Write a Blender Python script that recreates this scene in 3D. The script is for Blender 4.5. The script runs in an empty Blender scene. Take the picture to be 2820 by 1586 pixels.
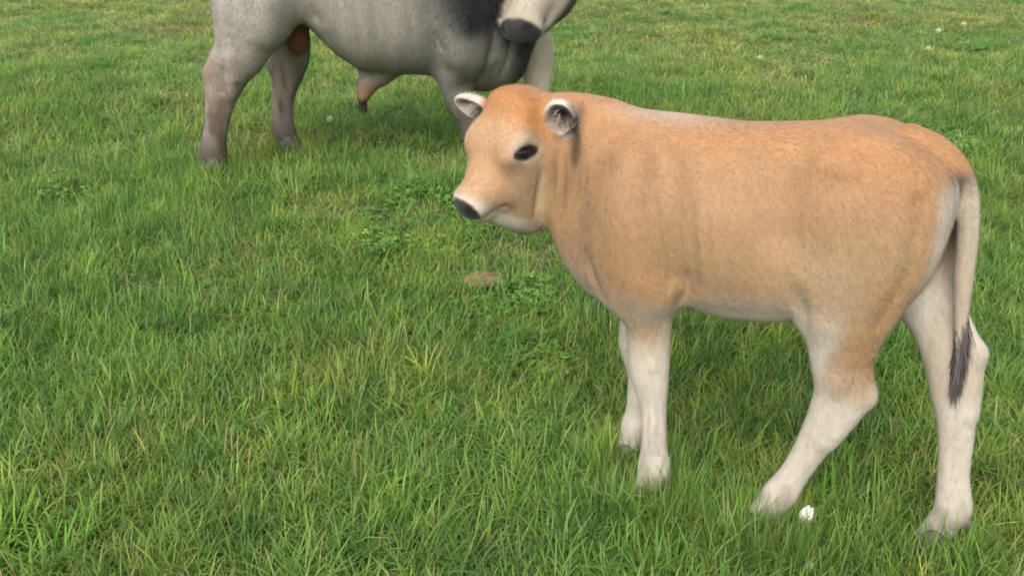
import bpy, bmesh, math, random
import numpy as np
from mathutils import Vector, Matrix

# =====================================================================================================
# camera, sky, sun, exposure
# =====================================================================================================
S = bpy.context.scene
C = S.collection
cam_d = bpy.data.cameras.new('camera'); cam = bpy.data.objects.new('camera', cam_d); C.objects.link(cam)
cam_d.sensor_width = 36; cam_d.lens = 36*2500/2820; cam_d.clip_start = .05; cam_d.clip_end = 5000
cam.location = (0, 0, 1.45); cam.rotation_euler = (math.radians(90-25.0), 0, 0)
S.camera = cam
cam_d.dof.use_dof = True; cam_d.dof.focus_distance = 2.3; cam_d.dof.aperture_fstop = 13

SUN_EL, SUN_AZ = math.radians(46), math.radians(200)      # azimuth clockwise from +Y: behind the camera, a little left
world = bpy.data.worlds.new('World'); S.world = world; world.use_nodes = True
wn = world.node_tree.nodes; wl = world.node_tree.links
bg = wn['Background']; sky = wn.new('ShaderNodeTexSky'); sky.sky_type = 'NISHITA'; sky.sun_disc = False
sky.sun_elevation = SUN_EL; sky.sun_rotation = SUN_AZ; sky.dust_density = 4.0; sky.air_density = 1.2
hsv = wn.new('ShaderNodeHueSaturation'); hsv.inputs['Saturation'].default_value = .30      # white overcast
wl.new(sky.outputs[0], hsv.inputs['Color']); wl.new(hsv.outputs[0], bg.inputs['Color']); bg.inputs['Strength'].default_value = .15
sun_d = bpy.data.lights.new('sun', 'SUN'); sun_d.energy = 1.1; sun_d.angle = math.radians(50); sun_d.color = (1, .96, .9)
sun = bpy.data.objects.new('sun', sun_d); C.objects.link(sun)
sv = Vector((math.sin(SUN_AZ)*math.cos(SUN_EL), math.cos(SUN_AZ)*math.cos(SUN_EL), math.sin(SUN_EL)))
sun.rotation_euler = sv.to_track_quat('Z', 'Y').to_euler()
S.view_settings.view_transform = 'Standard'; S.view_settings.look = 'None'; S.view_settings.gamma = 1
S.view_settings.use_curve_mapping = False; S.view_settings.exposure = 1.02
S.cycles.max_bounces = 5; S.cycles.diffuse_bounces = 2; S.cycles.transparent_max_bounces = 4
S.cycles.filter_width = 1.8
rng = np.random.default_rng(7); random.seed(7)

# =====================================================================================================
# small kit
# =====================================================================================================
def tag(o, label=None, cat=None, group=None, kind=None):
    if label: o['label'] = label
    if cat: o['category'] = cat
    if group: o['group'] = group
    if kind: o['kind'] = kind
    return o
def empty(name, loc=(0, 0, 0), rz=0):
    o = bpy.data.objects.new(name, None); C.objects.link(o); o.location = loc; o.rotation_euler = (0, 0, rz); o.empty_display_size = .1
    return o
def mesh_data(name, V, F, mat, smooth=True, attrs=None):
    """V (n,3) array, F: (m,k) array or list of such arrays; attrs: name -> (type, array)"""
    me = bpy.data.meshes.new(name)
    Fs = F if isinstance(F, list) else [F]
    me.vertices.add(len(V)); me.vertices.foreach_set('co', np.asarray(V, np.float32).ravel())
    nl = sum(f.size for f in Fs); nf = sum(len(f) for f in Fs)
    me.loops.add(nl); me.polygons.add(nf)
    me.loops.foreach_set('vertex_index', np.concatenate([f.ravel() for f in Fs]).astype(np.int32))
    tot = np.concatenate([np.full(len(f), f.shape[1]) for f in Fs]); st = np.concatenate([[0], np.cumsum(tot)[:-1]])
    me.polygons.foreach_set('loop_start', st.astype(np.int32))
    me.update(calc_edges=True); me.validate()
    me.polygons.foreach_set('use_smooth', np.full(len(me.polygons), smooth))
    for k, (ty, a) in (attrs or {}).items():
        at = me.attributes.new(k, ty, 'POINT')
        at.data.foreach_set('color' if ty == 'FLOAT_COLOR' else 'vector', np.asarray(a, np.float32).ravel())
    if mat: me.materials.append(mat)
    return me
def obj(name, me, parent=None):
    o = bpy.data.objects.new(name, me); C.objects.link(o)
    if parent: o.parent = parent
    return o
def rgba(c): return np.concatenate([np.clip(c, 0, 1), np.ones((len(c), 1))], 1)
def sstep(a, b, x):
    t = np.clip((x-a)/(b-a), 0, 1); return t*t*(3-2*t)
def hashv(ix, iy, iz, seed):
    n = (ix*374761393+iy*668265263+iz*2147483647+seed*1274126177) & 0xffffffff
    n = ((n ^ (n >> 13))*1274126177) & 0xffffffff
    return ((n ^ (n >> 16)) & 0xffff)/65535.
def vnoise(P, scale, seed=0):
    """smooth value noise in 0..1 at points P (n,2 or 3)"""
    P = np.asarray(P, float)*scale
    if P.shape[1] == 2: P = np.concatenate([P, np.zeros((len(P), 1))], 1)
    I = np.floor(P).astype(np.int64); f = P-I; f = f*f*(3-2*f); r = 0
    for a in (0, 1):
        for b in (0, 1):
            for c in (0, 1):
                w = (f[:, 0] if a else 1-f[:, 0])*(f[:, 1] if b else 1-f[:, 1])*(f[:, 2] if c else 1-f[:, 2])
                r = r+w*hashv(I[:, 0]+a, I[:, 1]+b, I[:, 2]+c, seed)
    return r
class NT:
    def __init__(s, name):
        s.m = bpy.data.materials.new(name); s.m.use_nodes = True; s.t = s.m.node_tree
        s.bsdf = s.t.nodes['Principled BSDF']; s.out = s.t.nodes['Material Output']
    def n(s, ty, **kw):
        x = s.t.nodes.new('ShaderNode'+ty)
        for k, v in kw.items():
            if k in x.inputs: x.inputs[k].default_value = v
            else: setattr(x, k, v)
        return x
    def l(s, a, b): s.t.links.new(a, b)
    def mul(s, a, fac):
        m = s.n('Mix', data_type='RGBA', blend_type='MULTIPLY'); m.inputs[0].default_value = 1
        s.l(a, m.inputs[6]); s.l(fac, m.inputs[7]); return m.outputs[2]
    def ramp(s, fac, stops):
        r = s.n('ValToRGB'); e = r.color_ramp.elements
        while len(e) < len(stops): e.new(.5)
        for el, (p, c) in zip(e, stops): el.position = p; el.color = (*c, 1)
        s.l(fac, r.inputs[0]); return r.outputs[0]

# =====================================================================================================
# materials
# =====================================================================================================
def coat_material(name, rough=.75):
    T = NT(name); a = T.n('Attribute', attribute_name='Col'); tc = T.n('TexCoord')
    no = T.n('TexNoise', Scale=22., Detail=6., Roughness=.65); T.l(tc.outputs['Object'], no.inputs['Vector'])
    f = T.ramp(no.outputs[0], [(.3, (.94, .93, .92)), (.7, (1.05, 1.05, 1.05))])
    mp = T.n('Mapping'); mp.inputs['Scale'].default_value = (160, 160, 26); T.l(tc.outputs['Object'], mp.inputs[0])
    hair = T.n('TexNoise', Scale=1., Detail=3.); T.l(mp.outputs[0], hair.inputs['Vector'])
    f2 = T.ramp(hair.outputs[0], [(.3, (.93, .93, .93)), (.7, (1.05, 1.05, 1.05))])
    T.l(T.mul(T.mul(a.outputs['Color'], f), f2), T.bsdf.inputs['Base Color'])
    T.bsdf.inputs['Roughness'].default_value = rough; T.bsdf.inputs['Specular IOR Level'].default_value = .25
    T.bsdf.inputs['Sheen Weight'].default_value = .12; T.bsdf.inputs['Sheen Roughness'].default_value = .5
    b = T.n('Bump', Strength=.25, Distance=.004); T.l(hair.outputs[0], b.inputs['Height']); T.l(b.outputs[0], T.bsdf.inputs['Normal'])
    return T.m
def strand_material(name):
    T = NT(name); a = T.n('Attribute', attribute_name='Col'); nn = T.n('Attribute', attribute_name='bn')
    vt = T.n('VectorTransform', vector_type='NORMAL', convert_from='OBJECT', convert_to='WORLD'); T.l(nn.outputs['Vector'], vt.inputs[0])
    T.l(a.outputs['Color'], T.bsdf.inputs['Base Color']); T.l(vt.outputs[0], T.bsdf.inputs['Normal'])
    T.bsdf.inputs['Roughness'].default_value = .6; T.bsdf.inputs['Specular IOR Level'].default_value = .2
    return T.m
def plain(name, col, rough=.6, spec=.3, noise=None, bump=0):
    T = NT(name); T.bsdf.inputs['Roughness'].default_value = rough; T.bsdf.inputs['Specular IOR Level'].default_value = spec
    if noise:
        tc = T.n('TexCoord'); no = T.n('TexNoise', Scale=noise, Detail=6., Roughness=.6); T.l(tc.outputs['Object'], no.inputs['Vector'])
        c = np.array(col); T.l(T.ramp(no.outputs[0], [(.25, tuple(c*.6)), (.75, tuple(np.minimum(c*1.35, 1)))]), T.bsdf.inputs['Base Color'])
        if bump:
            b = T.n('Bump', Strength=bump, Distance=.006); T.l(no.outputs[0], b.inputs['Height']); T.l(b.outputs[0], T.bsdf.inputs['Normal'])
    else: T.bsdf.inputs['Base Color'].default_value = (*col, 1)
    return T.m
def grass_material():
    T = NT('grass_blade'); a = T.n('Attribute', attribute_name='Col'); g = T.n('NewGeometry'); oi = T.n('ObjectInfo')
    def noise(sc, det=3.):
        n = T.n('TexNoise', Scale=sc, Detail=det); T.l(g.outputs['Position'], n.inputs['Vector']); return n.outputs[0]
    big = T.ramp(noise(.9), [(.32, (1.15, 1.02, .95)), (.5, (1, 1, 1)), (.68, (.80, .97, .9))])
    mid = T.ramp(noise(5.5, 5.), [(.3, (.70, .78, .82)), (.5, (.98, .98, 1)), (.7, (1.30, 1.18, 1.0))])
    rnd = T.ramp(oi.outputs['Random'], [(0, (.74, .80, .85)), (.5, (1.0, 1.0, 1)), (1, (1.32, 1.18, 1.15))])
    c = T.mul(T.mul(T.mul(a.outputs['Color'], big), mid), rnd)
    T.l(c, T.bsdf.inputs['Base Color']); T.bsdf.inputs['Roughness'].default_value = .55; T.bsdf.inputs['Specular IOR Level'].default_value = .3
    tr = T.n('BsdfTranslucent'); T.l(c, tr.inputs['Color']); mx = T.n('MixShader'); mx.inputs[0].default_value = .45
    T.l(T.bsdf.outputs[0], mx.inputs[1]); T.l(tr.outputs[0], mx.inputs[2]); T.l(mx.outputs[0], T.out.inputs['Surface'])
    return T.m
def ground_material():
    T = NT('meadow_ground'); g = T.n('NewGeometry')
    n1 = T.n('TexNoise', Scale=.9, Detail=3.); n2 = T.n('TexNoise', Scale=26., Detail=8., Roughness=.7)
    for n in (n1, n2): T.l(g.outputs['Position'], n.inputs['Vector'])
    c1 = T.ramp(n2.outputs[0], [(.3, (.022, .035, .008)), (.5, (.05, .085, .016)), (.72, (.09, .12, .03))])
    c2 = T.ramp(n1.outputs[0], [(.3, (1.2, 1.0, .9)), (.7, (.85, 1, .9))])
    T.l(T.mul(c1, c2), T.bsdf.inputs['Base Color']); T.bsdf.inputs['Roughness'].default_value = .95; T.bsdf.inputs['Specular IOR Level'].default_value = .1
    b = T.n('Bump', Strength=.6, Distance=.02); T.l(n2.outputs[0], b.inputs['Height']); T.l(b.outputs[0], T.bsdf.inputs['Normal'])
    return T.m
M_calf = coat_material('calf_coat'); M_bull = coat_material('bull_coat'); M_strand = strand_material('coat_strands')
M_eye = plain('dark_eye', (.006, .005, .005), .12, .35); M_hoof = plain('hoof_horn', (.10, .085, .07), .5, .3, 40., .3); M_bhoof = plain('dark_hoof_horn', (.05, .045, .04), .5, .3, 40., .3)
M_grass = grass_material(); M_ground = ground_material()
M_dung = plain('dry_dung', (.19, .13, .072), .95, .1, 45., .8); M_white = plain('white_petal', (.74, .75, .62), .6, .2, 90.); M_yellow = plain('pale_yellow_petal', (.36, .37, .17), .6, .2, 90.); M_pale = plain('pale_petal', (.34, .38, .22), .6, .2, 90.)
M_stem = plain('green_stem', (.10, .18, .04), .6, .2)

# =====================================================================================================
# ground
# =====================================================================================================
def ground_z(x, y):
    P = np.stack([x, y], 1); return (vnoise(P, .8, 3)-.5)*.05+(vnoise(P, 3., 5)-.5)*.02
def build_ground():
    # fine grid near the animals, growing coarser towards the horizon
    def axis(lo, hi, step):
        a = list(np.arange(lo, hi+1e-6, step)); s = step
        while a[-1] < 3000: s *= 1.35; a.append(a[-1]+s)
        s = step; b = []
        x = lo
        while x > -3000: s *= 1.35; x -= s; b.append(x)
        return np.array(b[::-1]+a)
    xs, ys = axis(-7, 7, .14), axis(-2, 14, .14)
    X, Y = np.meshgrid(xs, ys, indexing='ij'); x, y = X.ravel(), Y.ravel()
    near = 1-sstep(10, 30, np.hypot(x, y-5)); z = ground_z(x, y)*near
    n, m = len(xs), len(ys); i, j = np.meshgrid(np.arange(n-1), np.arange(m-1), indexing='ij'); k = (i*m+j).ravel()
    o = obj('ground', mesh_data('ground', np.stack([x, y, z], 1), np.stack([k, k+m, k+m+1, k+1], 1), M_ground))
    tag(o, kind='structure')
build_ground()

# ---------------------------------------------------------------- implicit-surface sculpting kit
def smooth_interp(x, xs, ys, n=400, w=15):
    g = np.linspace(xs[0], xs[-1], n); v = np.interp(g, xs, ys)
    k = np.hanning(2*w+3)[1:-1]; k /= k.sum()
    vp = np.concatenate([2*v[0]-v[w:0:-1], v, 2*v[-1]-v[-2:-w-2:-1]])
    return np.interp(x, g, np.convolve(vp, k, 'valid'))

class Sculpt:
    def __init__(s, lo, hi, h):
        s.lo = np.array(lo, np.float32); s.h = h
        s.n = np.ceil((np.array(hi)-s.lo)/h).astype(int)+1
        s.ax = [(s.lo[i]+h*np.arange(s.n[i])).astype(np.float32) for i in range(3)]
        s.d = np.full(s.n, 0.3, np.float32)
    def win(s, lo, hi, pad):
        a = np.clip(np.floor((np.array(lo)-pad-s.lo)/s.h).astype(int), 0, s.n-1)
        b = np.clip(np.ceil((np.array(hi)+pad-s.lo)/s.h).astype(int)+1, 1, s.n)
        sl = tuple(slice(int(i), int(j)) for i, j in zip(a, b))
        X = s.ax[0][sl[0]][:, None, None]; Y = s.ax[1][sl[1]][None, :, None]; Z = s.ax[2][sl[2]][None, None, :]
        return sl, X, Y, Z
    def blend(s, sl, v, k, cut=False):
        a = s.d[sl]
        if cut:
            v = -v
            t = np.maximum(k-np.abs(a-v), 0)/k
            s.d[sl] = np.maximum(a, v)+t*t*k*.25
        else:
            t = np.maximum(k-np.abs(a-v), 0)/k
            s.d[sl] = np.minimum(a, v)-t*t*k*.25
    # tapered limb piece; flat = (axis vector, factor<1): thinner along that axis
    def cone(s, a, b, ra, rb, k=.03, flat=None, cut=False):
        a = np.array(a, float); b = np.array(b, float); r = max(ra, rb)
        sl, X, Y, Z = s.win(np.minimum(a, b)-r, np.maximum(a, b)+r, k+2*s.h)
        ab = b-a; L2 = max(ab@ab, 1e-9)
        px, py, pz = X-a[0], Y-a[1], Z-a[2]
        t = np.clip((px*ab[0]+py*ab[1]+pz*ab[2])/L2, 0, 1)
        qx, qy, qz = px-t*ab[0], py-t*ab[1], pz-t*ab[2]
        q2 = qx*qx+qy*qy+qz*qz
        if flat is not None:
            n = np.array(flat[0], float); n /= np.linalg.norm(n)
            c = qx*n[0]+qy*n[1]+qz*n[2]
            q2 = q2+c*c*(1/flat[1]**2-1)
        v = (np.sqrt(q2)-(ra+(rb-ra)*t))*(flat[1]**.5 if flat is not None else 1)
        s.blend(sl, v.astype(np.float32), k, cut)
    def chain(s, pts, k=.03, flat=None, sub=4):
        P = np.array([list(p)+[r] for p, r in pts], float)
        E = np.vstack([2*P[0]-P[1], P, 2*P[-1]-P[-2]]); C = []
        for i in range(len(P)-1):
            p0, p1, p2, p3 = E[i:i+4]
            for t in np.arange(sub)/sub:
                C.append(.5*(2*p1+(p2-p0)*t+(2*p0-5*p1+4*p2-p3)*t*t+(3*p1-p0-3*p2+p3)*t**3))
        C = np.array(C+[P[-1]]); r = C[:, 3:]
        lo, hi = (C[:, :3]-r).min(0), (C[:, :3]+r).max(0)
        keep = s.d; w0 = s.win(lo, hi, k+2*s.h)[0]
        s.d = np.full(s.n, .3, np.float32)
        for a, b in zip(C[:-1], C[1:]): s.cone(a[:3], b[:3], a[3], b[3], .001, flat)
        v = s.d[w0].copy(); s.d = keep; s.blend(w0, v, k)
    # ellipsoid with optional 3x3 axes (rows)
    def ball(s, c, r, k=.03, R=None, cut=False):
        c = np.array(c, float); r = np.array(r, float) if np.ndim(r) else np.full(3, float(r))
        R = np.eye(3) if R is None else np.array(R)
        ext = np.sqrt(((R.T*r)**2).sum(1))
        sl, X, Y, Z = s.win(c-ext, c+ext, k+2*s.h)
        px, py, pz = X-c[0], Y-c[1], Z-c[2]
        k0 = 0; k1 = 0
        for i in range(3):
            u = (px*R[i, 0]+py*R[i, 1]+pz*R[i, 2])/r[i]
            k0 = k0+u*u; k1 = k1+(u/r[i])**2
        k0 = np.sqrt(k0); k1 = np.sqrt(k1)+1e-6
        s.blend(sl, (k0*(k0-1)/k1).astype(np.float32), k, cut)
    # trunk: rows of (x, ztop, zbottom, halfwidth, ycentre)
    def trunk(s, rows, k=.03, e=2.25, sm=15):
        A = np.array(rows, float); A = A[np.argsort(A[:, 0])]
        x0, x1 = A[0, 0], A[-1, 0]
        sl, X, Y, Z = s.win((x0, (A[:, 4]-A[:, 3]).min(), A[:, 2].min()), (x1, (A[:, 4]+A[:, 3]).max(), A[:, 1].max()), k+.06)
        xs = X[:, 0, 0]
        f = lambda i: smooth_interp(xs, A[:, 0], A[:, i], w=sm)[:, None, None]
        zt, zb, w, yc = f(1), f(2), f(3), f(4)
        zc = (zt*.46+zb*.54); hu = np.maximum(zt-zc, .01); hd = np.maximum(zc-zb, .01); w = np.maximum(w, .01)
        hh = np.where(Z > zc, hu, hd)
        rho = (np.abs((Y-yc)/w)**e+np.abs((Z-zc)/hh)**e)**(1/e)
        v = (rho-1)*np.minimum(w, hh)*.95
        cap = np.maximum(x0-X, X-x1)
        t = np.maximum(.06-np.abs(v-cap), 0)/.06
        v = np.maximum(v, cap)+t*t*.06*.25
        s.blend(sl, v.astype(np.float32), k)
    def sample(s, V):
        i = np.clip(np.round((V-s.lo)/s.h).astype(int), 0, s.n-1); return s.d[tuple(i.T)]
    def project(s, p):
        p = np.array(p, float)
        for _ in range(8):
            f = (p-s.lo)/s.h; i = np.clip(np.floor(f).astype(int), 1, s.n-3); t = f-i; B = s.d[i[0]-1:i[0]+3, i[1]-1:i[1]+3, i[2]-1:i[2]+3]
            def at(o):
                r = 0
                for a in (0, 1):
                    for b in (0, 1):
                        for c in (0, 1): r += (t[0] if a else 1-t[0])*(t[1] if b else 1-t[1])*(t[2] if c else 1-t[2])*B[1+a+o[0], 1+b+o[1], 1+c+o[2]]
                return r
            g = np.array([at((1, 0, 0))-at((-1, 0, 0)), at((0, 1, 0))-at((0, -1, 0)), at((0, 0, 1))-at((0, 0, -1))])/(2*s.h)
            gl = np.linalg.norm(g)+1e-9; p = p-g/gl*np.clip(at((0, 0, 0))/max(gl, .3), -.04, .04)
        return p, g/gl
    # folds and muscle edges: push the skin in (or out, depth < 0) along lines that hug the surface
    def relief(s, V, Q, lines):
        N = normals(V, Q); D = np.zeros(len(V))
        for pts, w, depth in lines:
            P = np.array(pts, float); n = max(2, int(np.linalg.norm(np.diff(P, axis=0), axis=1).sum()/.02))
            C = np.array([s.project([np.interp(q, np.arange(len(P)), P[:, a]) for a in range(3)])[0] for q in np.linspace(0, len(P)-1, n+1)])
            lo, hi = C.min(0)-3*w, C.max(0)+3*w; m = np.where(((V > lo) & (V < hi)).all(1))[0]
            if not len(m): continue
            X = V[m]; best = np.full(len(m), 1e9); U = np.zeros(len(m)); ns = len(C)-1
            for i, (a, b) in enumerate(zip(C[:-1], C[1:])):
                ab = b-a; t = np.clip(((X-a)@ab)/(ab@ab+1e-12), 0, 1); d = np.linalg.norm(X-a-t[:, None]*ab, axis=1)
                U = np.where(d < best, (i+t)/ns, U); best = np.minimum(best, d)
            D[m] += depth*np.exp(-(best/w)**2)*(np.sin(np.pi*U)**1.2 if w < .02 else 1)
        return V-N*D[:, None]
    # surface nets
    def mesh(s, smooth=2):
        d = s.d; neg = d < 0; n = d.shape
        c = neg[:-1, :-1, :-1].astype(np.int8)
        tot = np.zeros([m-1 for m in n], np.int8)
        for i in (0, 1):
            for j in (0, 1):
                for k in (0, 1):
                    tot += neg[i:n[0]-1+i, j:n[1]-1+j, k:n[2]-1+k]
        act = np.argwhere((tot > 0) & (tot < 8))
        idx = np.full(tot.shape, -1, np.int32); idx[tuple(act.T)] = np.arange(len(act))
        acc = np.zeros((len(act), 3)); cnt = np.zeros(len(act))
        I, J, K = act.T
        for axis in range(3):
            for u in (0, 1):
                for w in (0, 1):
                    o = [0, 0, 0]; o[(axis+1) % 3] = u; o[(axis+2) % 3] = w
                    e = o.copy(); e[axis] = 1
                    va = d[I+o[0], J+o[1], K+o[2]]; vb = d[I+e[0], J+e[1], K+e[2]]
                    m = (va < 0) != (vb < 0)
                    t = va[m]/(va[m]-vb[m])
                    p = np.tile(np.array(o, float), (m.sum(), 1)); p[:, axis] = t
                    acc[m] += p; cnt[m] += 1
        V = (act+acc/cnt[:, None])*s.h+s.lo
        quads = []
        for axis in range(3):
            a1, a2 = (axis+1) % 3, (axis+2) % 3
            sa = [slice(None)]*3; sb = [slice(None)]*3
            sa[axis] = slice(0, n[axis]-1); sb[axis] = slice(1, n[axis])
            A = neg[tuple(sa)]; B = neg[tuple(sb)]
            E = np.argwhere(A != B)
            E = E[(E[:, a1] > 0) & (E[:, a2] > 0) & (E[:, a1] < n[a1]-1) & (E[:, a2] < n[a2]-1)]
            flip = ~A[tuple(E.T)]
            def cell(o1, o2):
                q = E.copy(); q[:, a1] -= o1; q[:, a2] -= o2
                return idx[tuple(q.T)]
            Q = np.stack([cell(1, 1), cell(0, 1), cell(0, 0), cell(1, 0)], 1)
            Q[flip] = Q[flip][:, ::-1]
            quads.append(Q)
        Q = np.concatenate(quads)
        e = np.concatenate([Q[:, [0, 1]], Q[:, [1, 2]], Q[:, [2, 3]], Q[:, [3, 0]]])
        for _ in range(smooth):
            S = np.zeros_like(V); C = np.bincount(e.ravel(), minlength=len(V)).astype(float)
            for q in range(3):
                S[:, q] = np.bincount(e[:, 0], V[e[:, 1], q], len(V))+np.bincount(e[:, 1], V[e[:, 0], q], len(V))
            V = V+.5*(S/np.maximum(C, 1)[:, None]-V)
        return V, Q
def normals(V, Q):
    fn = np.cross(V[Q[:, 2]]-V[Q[:, 0]], V[Q[:, 3]]-V[Q[:, 1]])
    N = np.zeros_like(V)
    for c in range(4):
        for q in range(3): N[:, q] += np.bincount(Q[:, c], fn[:, q], len(V))
    return N/np.maximum(np.linalg.norm(N, axis=1), 1e-12)[:, None]

def rotframe(yaw, pitch, roll=0):
    """axes (forward, left, up) in the animal's own frame"""
    cy, sy, cp, sp = math.cos(yaw), math.sin(yaw), math.cos(pitch), math.sin(pitch)
    f = np.array([cy*cp, sy*cp, -sp]); l = np.array([-sy, cy, 0.]); u = np.cross(f, l)
    cr, sr = math.cos(roll), math.sin(roll)
    return f, l*cr+u*sr, u*cr-l*sr
# calf: own frame x forward, y left, z up, origin on the ground between the forefeet
HEADP = np.array([.309, .093, .973]); HF, HL, HU = rotframe(math.radians(64), math.radians(45), math.radians(-6))
def hp(a, u, l): return HEADP+HF*a+HU*u+HL*l
HR = np.array([HF, HL, HU])
def calf_shape(h=.004):
    s = Sculpt((-.82, -.24, -.02), (.50, .36, 1.10), h)
    Y = (0, 1, 0)
    s.trunk([(-.60, .92, .79, .04, 0), (-.555, .945, .70, .09, 0), (-.49, .972, .63, .132, 0), (-.39, .992, .58, .15, 0),
             (-.28, .978, .546, .158, 0), (-.17, .966, .540, .166, 0), (-.06, .971, .562, .156, 0), (.05, .974, .513, .138, 0),
             (.13, .985, .53, .106, .004), (.18, .982, .573, .084, .006), (.225, .965, .65, .066, .014), (.26, .93, .76, .05, .02)])
    # neck
    for sd in (1, -1):
        s.ball((.035, sd*.09, .73), (.095, .06, .17), .06)          # shoulder
        s.ball((-.005, sd*.09, .62), (.07, .05, .09), .05)          # upper arm
        s.ball((-.428, sd*.080, .785), (.145, .076, .19), .06)       # thigh
    # forelegs
    s.chain([((-.005, .088, .66), .078), ((-.012, .085, .58), .066), ((-.022, .08, .50), .051), ((-.029, .078, .40), .046), ((-.036, .077, .355), .040), ((-.047, .076, .285), .030),
             ((-.054, .076, .19), .031), ((-.058, .076, .135), .039), ((-.052, .076, .09), .035), ((-.041, .076, .05), .035)], .02, (Y, .74))
    s.chain([((.005, -.088, .66), .078), ((.018, -.085, .58), .066), ((.03, -.085, .50), .051), ((.042, -.085, .39), .046), ((.040, -.085, .345), .041), ((.028, -.085, .275), .031),
             ((.027, -.085, .18), .031), ((.028, -.085, .13), .039), ((.036, -.085, .085), .035), ((.045, -.085, .05), .035)], .02, (Y, .74))
    # hind legs
    s.chain([((-.43, .075, .72), .09), ((-.43, .085, .61), .083), ((-.432, .085, .52), .064), ((-.444, .08, .44), .055), ((-.432, .078, .37), .047),
             ((-.405, .076, .28), .036), ((-.378, .075, .20), .032), ((-.353, .075, .135), .038), ((-.332, .075, .09), .033), ((-.312, .075, .05), .034)], .05, (Y, .66))
    s.cone((-.455, .082, .52), (-.492, .08, .435), .018, .022, .025)
    s.cone((-.492, .08, .435), (-.435, .078, .31), .022, .02, .02)
    s.chain([((-.48, -.085, .72), .12), ((-.55, -.08, .65), .085), ((-.606, -.06, .575), .058), ((-.642, -.045, .51), .053), ((-.668, -.035, .43), .048),
             ((-.692, -.028, .33), .037), ((-.707, -.022, .22), .033), ((-.722, -.019, .135), .039), ((-.711, -.018, .095), .034), ((-.697, -.017, .05), .034)], .045, (Y, .68))
    s.cone((-.640, -.05, .60), (-.693, -.042, .515), .016, .022, .02)
    s.cone((-.693, -.042, .515), (-.706, -.03, .38), .022, .018, .02)
    # dewclaws
    for c in ((-.095, .090, .112), (-.095, .062, .112), (-.007, -.07, .106), (-.757, -.004, .107), (-.757, -.034, .107)):
        s.ball(c, (.010, .007, .011), .010)
    s.ball((-.535, 0, .77), (.045, .055, .14), .03)  # filling added between the thighs to back the painted shade beside the tail
    s.ball((-.50, -.088, .775), (.122, .06, .16), .04)
    # tail
    s.chain([((-.49, 0, .957), .040), ((-.545, 0, .944), .030), ((-.590, 0, .904), .024), ((-.613, 0, .85), .021), ((-.626, 0, .78), .020), ((-.634, 0, .70), .019), ((-.645, 0, .62), .014), ((-.657, 0, .54), .008)], .008)
    calf_head(s)
    # neck to head
    s.cone((.17, .0, .86), hp(-.012, -.080, -.012), .115, .078, .05, (Y, .68))
    s.cone((.17, .0, .74), hp(.02, -.145, -.03), .065, .042, .05)
    return s
def calf_head(s):
    hb = lambda a, u, l, r, k=.03, cut=False: s.ball(hp(a, u, l), r, k, HR, cut)
    hc = lambda p, q, ra, rb, k=.03, flat=None, cut=False: s.cone(hp(*p), hp(*q), ra, rb, k, flat, cut)
    hb(.045, -.066, 0, (.086, .080, .080), .04)                      # skull
    hb(-.010, -.012, -.008, (.038, .062, .044), .04)                     # poll
    hc((.095, -.078, 0), (.196, -.056, 0), .068, .038, .035)           # face
    hb(.208, -.055, 0, (.034, .041, .036), .022)                      # muzzle
    for sd in (1, -1):
        hb(.118, -.165, sd*.042, (.072, .034, .080), .03)            # cheek
        hb(.112, -.092, sd*.032, (.070, .033, .055), .035)             # side of the face
        hb(.075, -.014, sd*.052, (.036, .024, .022), .04)            # brow
    hc((.145, -.213, .014), (.200, -.112, 0), .047, .022, .025)       # lower jaw
    hb(.204, -.098, 0, (.024, .027, .018), .015)                      # chin
    return s
def calf_finish(s):
    hb = lambda a, u, l, r, k=.03, cut=False: s.ball(hp(a, u, l), r, k, HR, cut)
    # ears: a cupped shell each
    fw = (HF+HU)/2**.5; cups = []
    up = np.array([0, 0, 1.])
    for base, tip, face, r in ((hp(-.023, -.056, .066), hp(-.023, -.056, .066)+HL*.070+fw*.014+up*.042, fw*.67+HL*.74+up*.32, (.040, .026)),
                               (hp(.003, -.048, -.065), hp(.015, -.022, -.172), HF*.7+HL*.1+fw*.3+up*.05, (.036, .020))):
        ax = tip-base; ln = np.linalg.norm(ax); ax /= ln
        face = face-ax*(face@ax); face /= np.linalg.norm(face); sidev = np.cross(ax, face)
        R = np.array([ax, sidev, face]); c = base+ax*ln*.52
        s.ball(c, (ln*.56, r[0], r[1]), .015, R)
        cut = (c+face*r[1]*1.0+ax*.010, np.array((ln*.47, r[0]*.80, r[1]*1.35)), R); s.ball(cut[0], cut[1], .008, R, True); cups.append((c, ax, ln, cut))
    # eyes sockets, nostrils, mouth
    for sd in (1, -1):
        s.ball(hp(.068, -.028, sd*.088), (.030, .016, .018), .012, np.array([fw, HL, np.cross(fw, HL)]), True)
        hb(.236, -.036, sd*.026, (.014, .009, .010), .006, True)
        s.cone(hp(.232, -.082, sd*.028), hp(.176, -.094, sd*.054), .003, .004, .008, None, True)
    s.cups = cups
    return s
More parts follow.
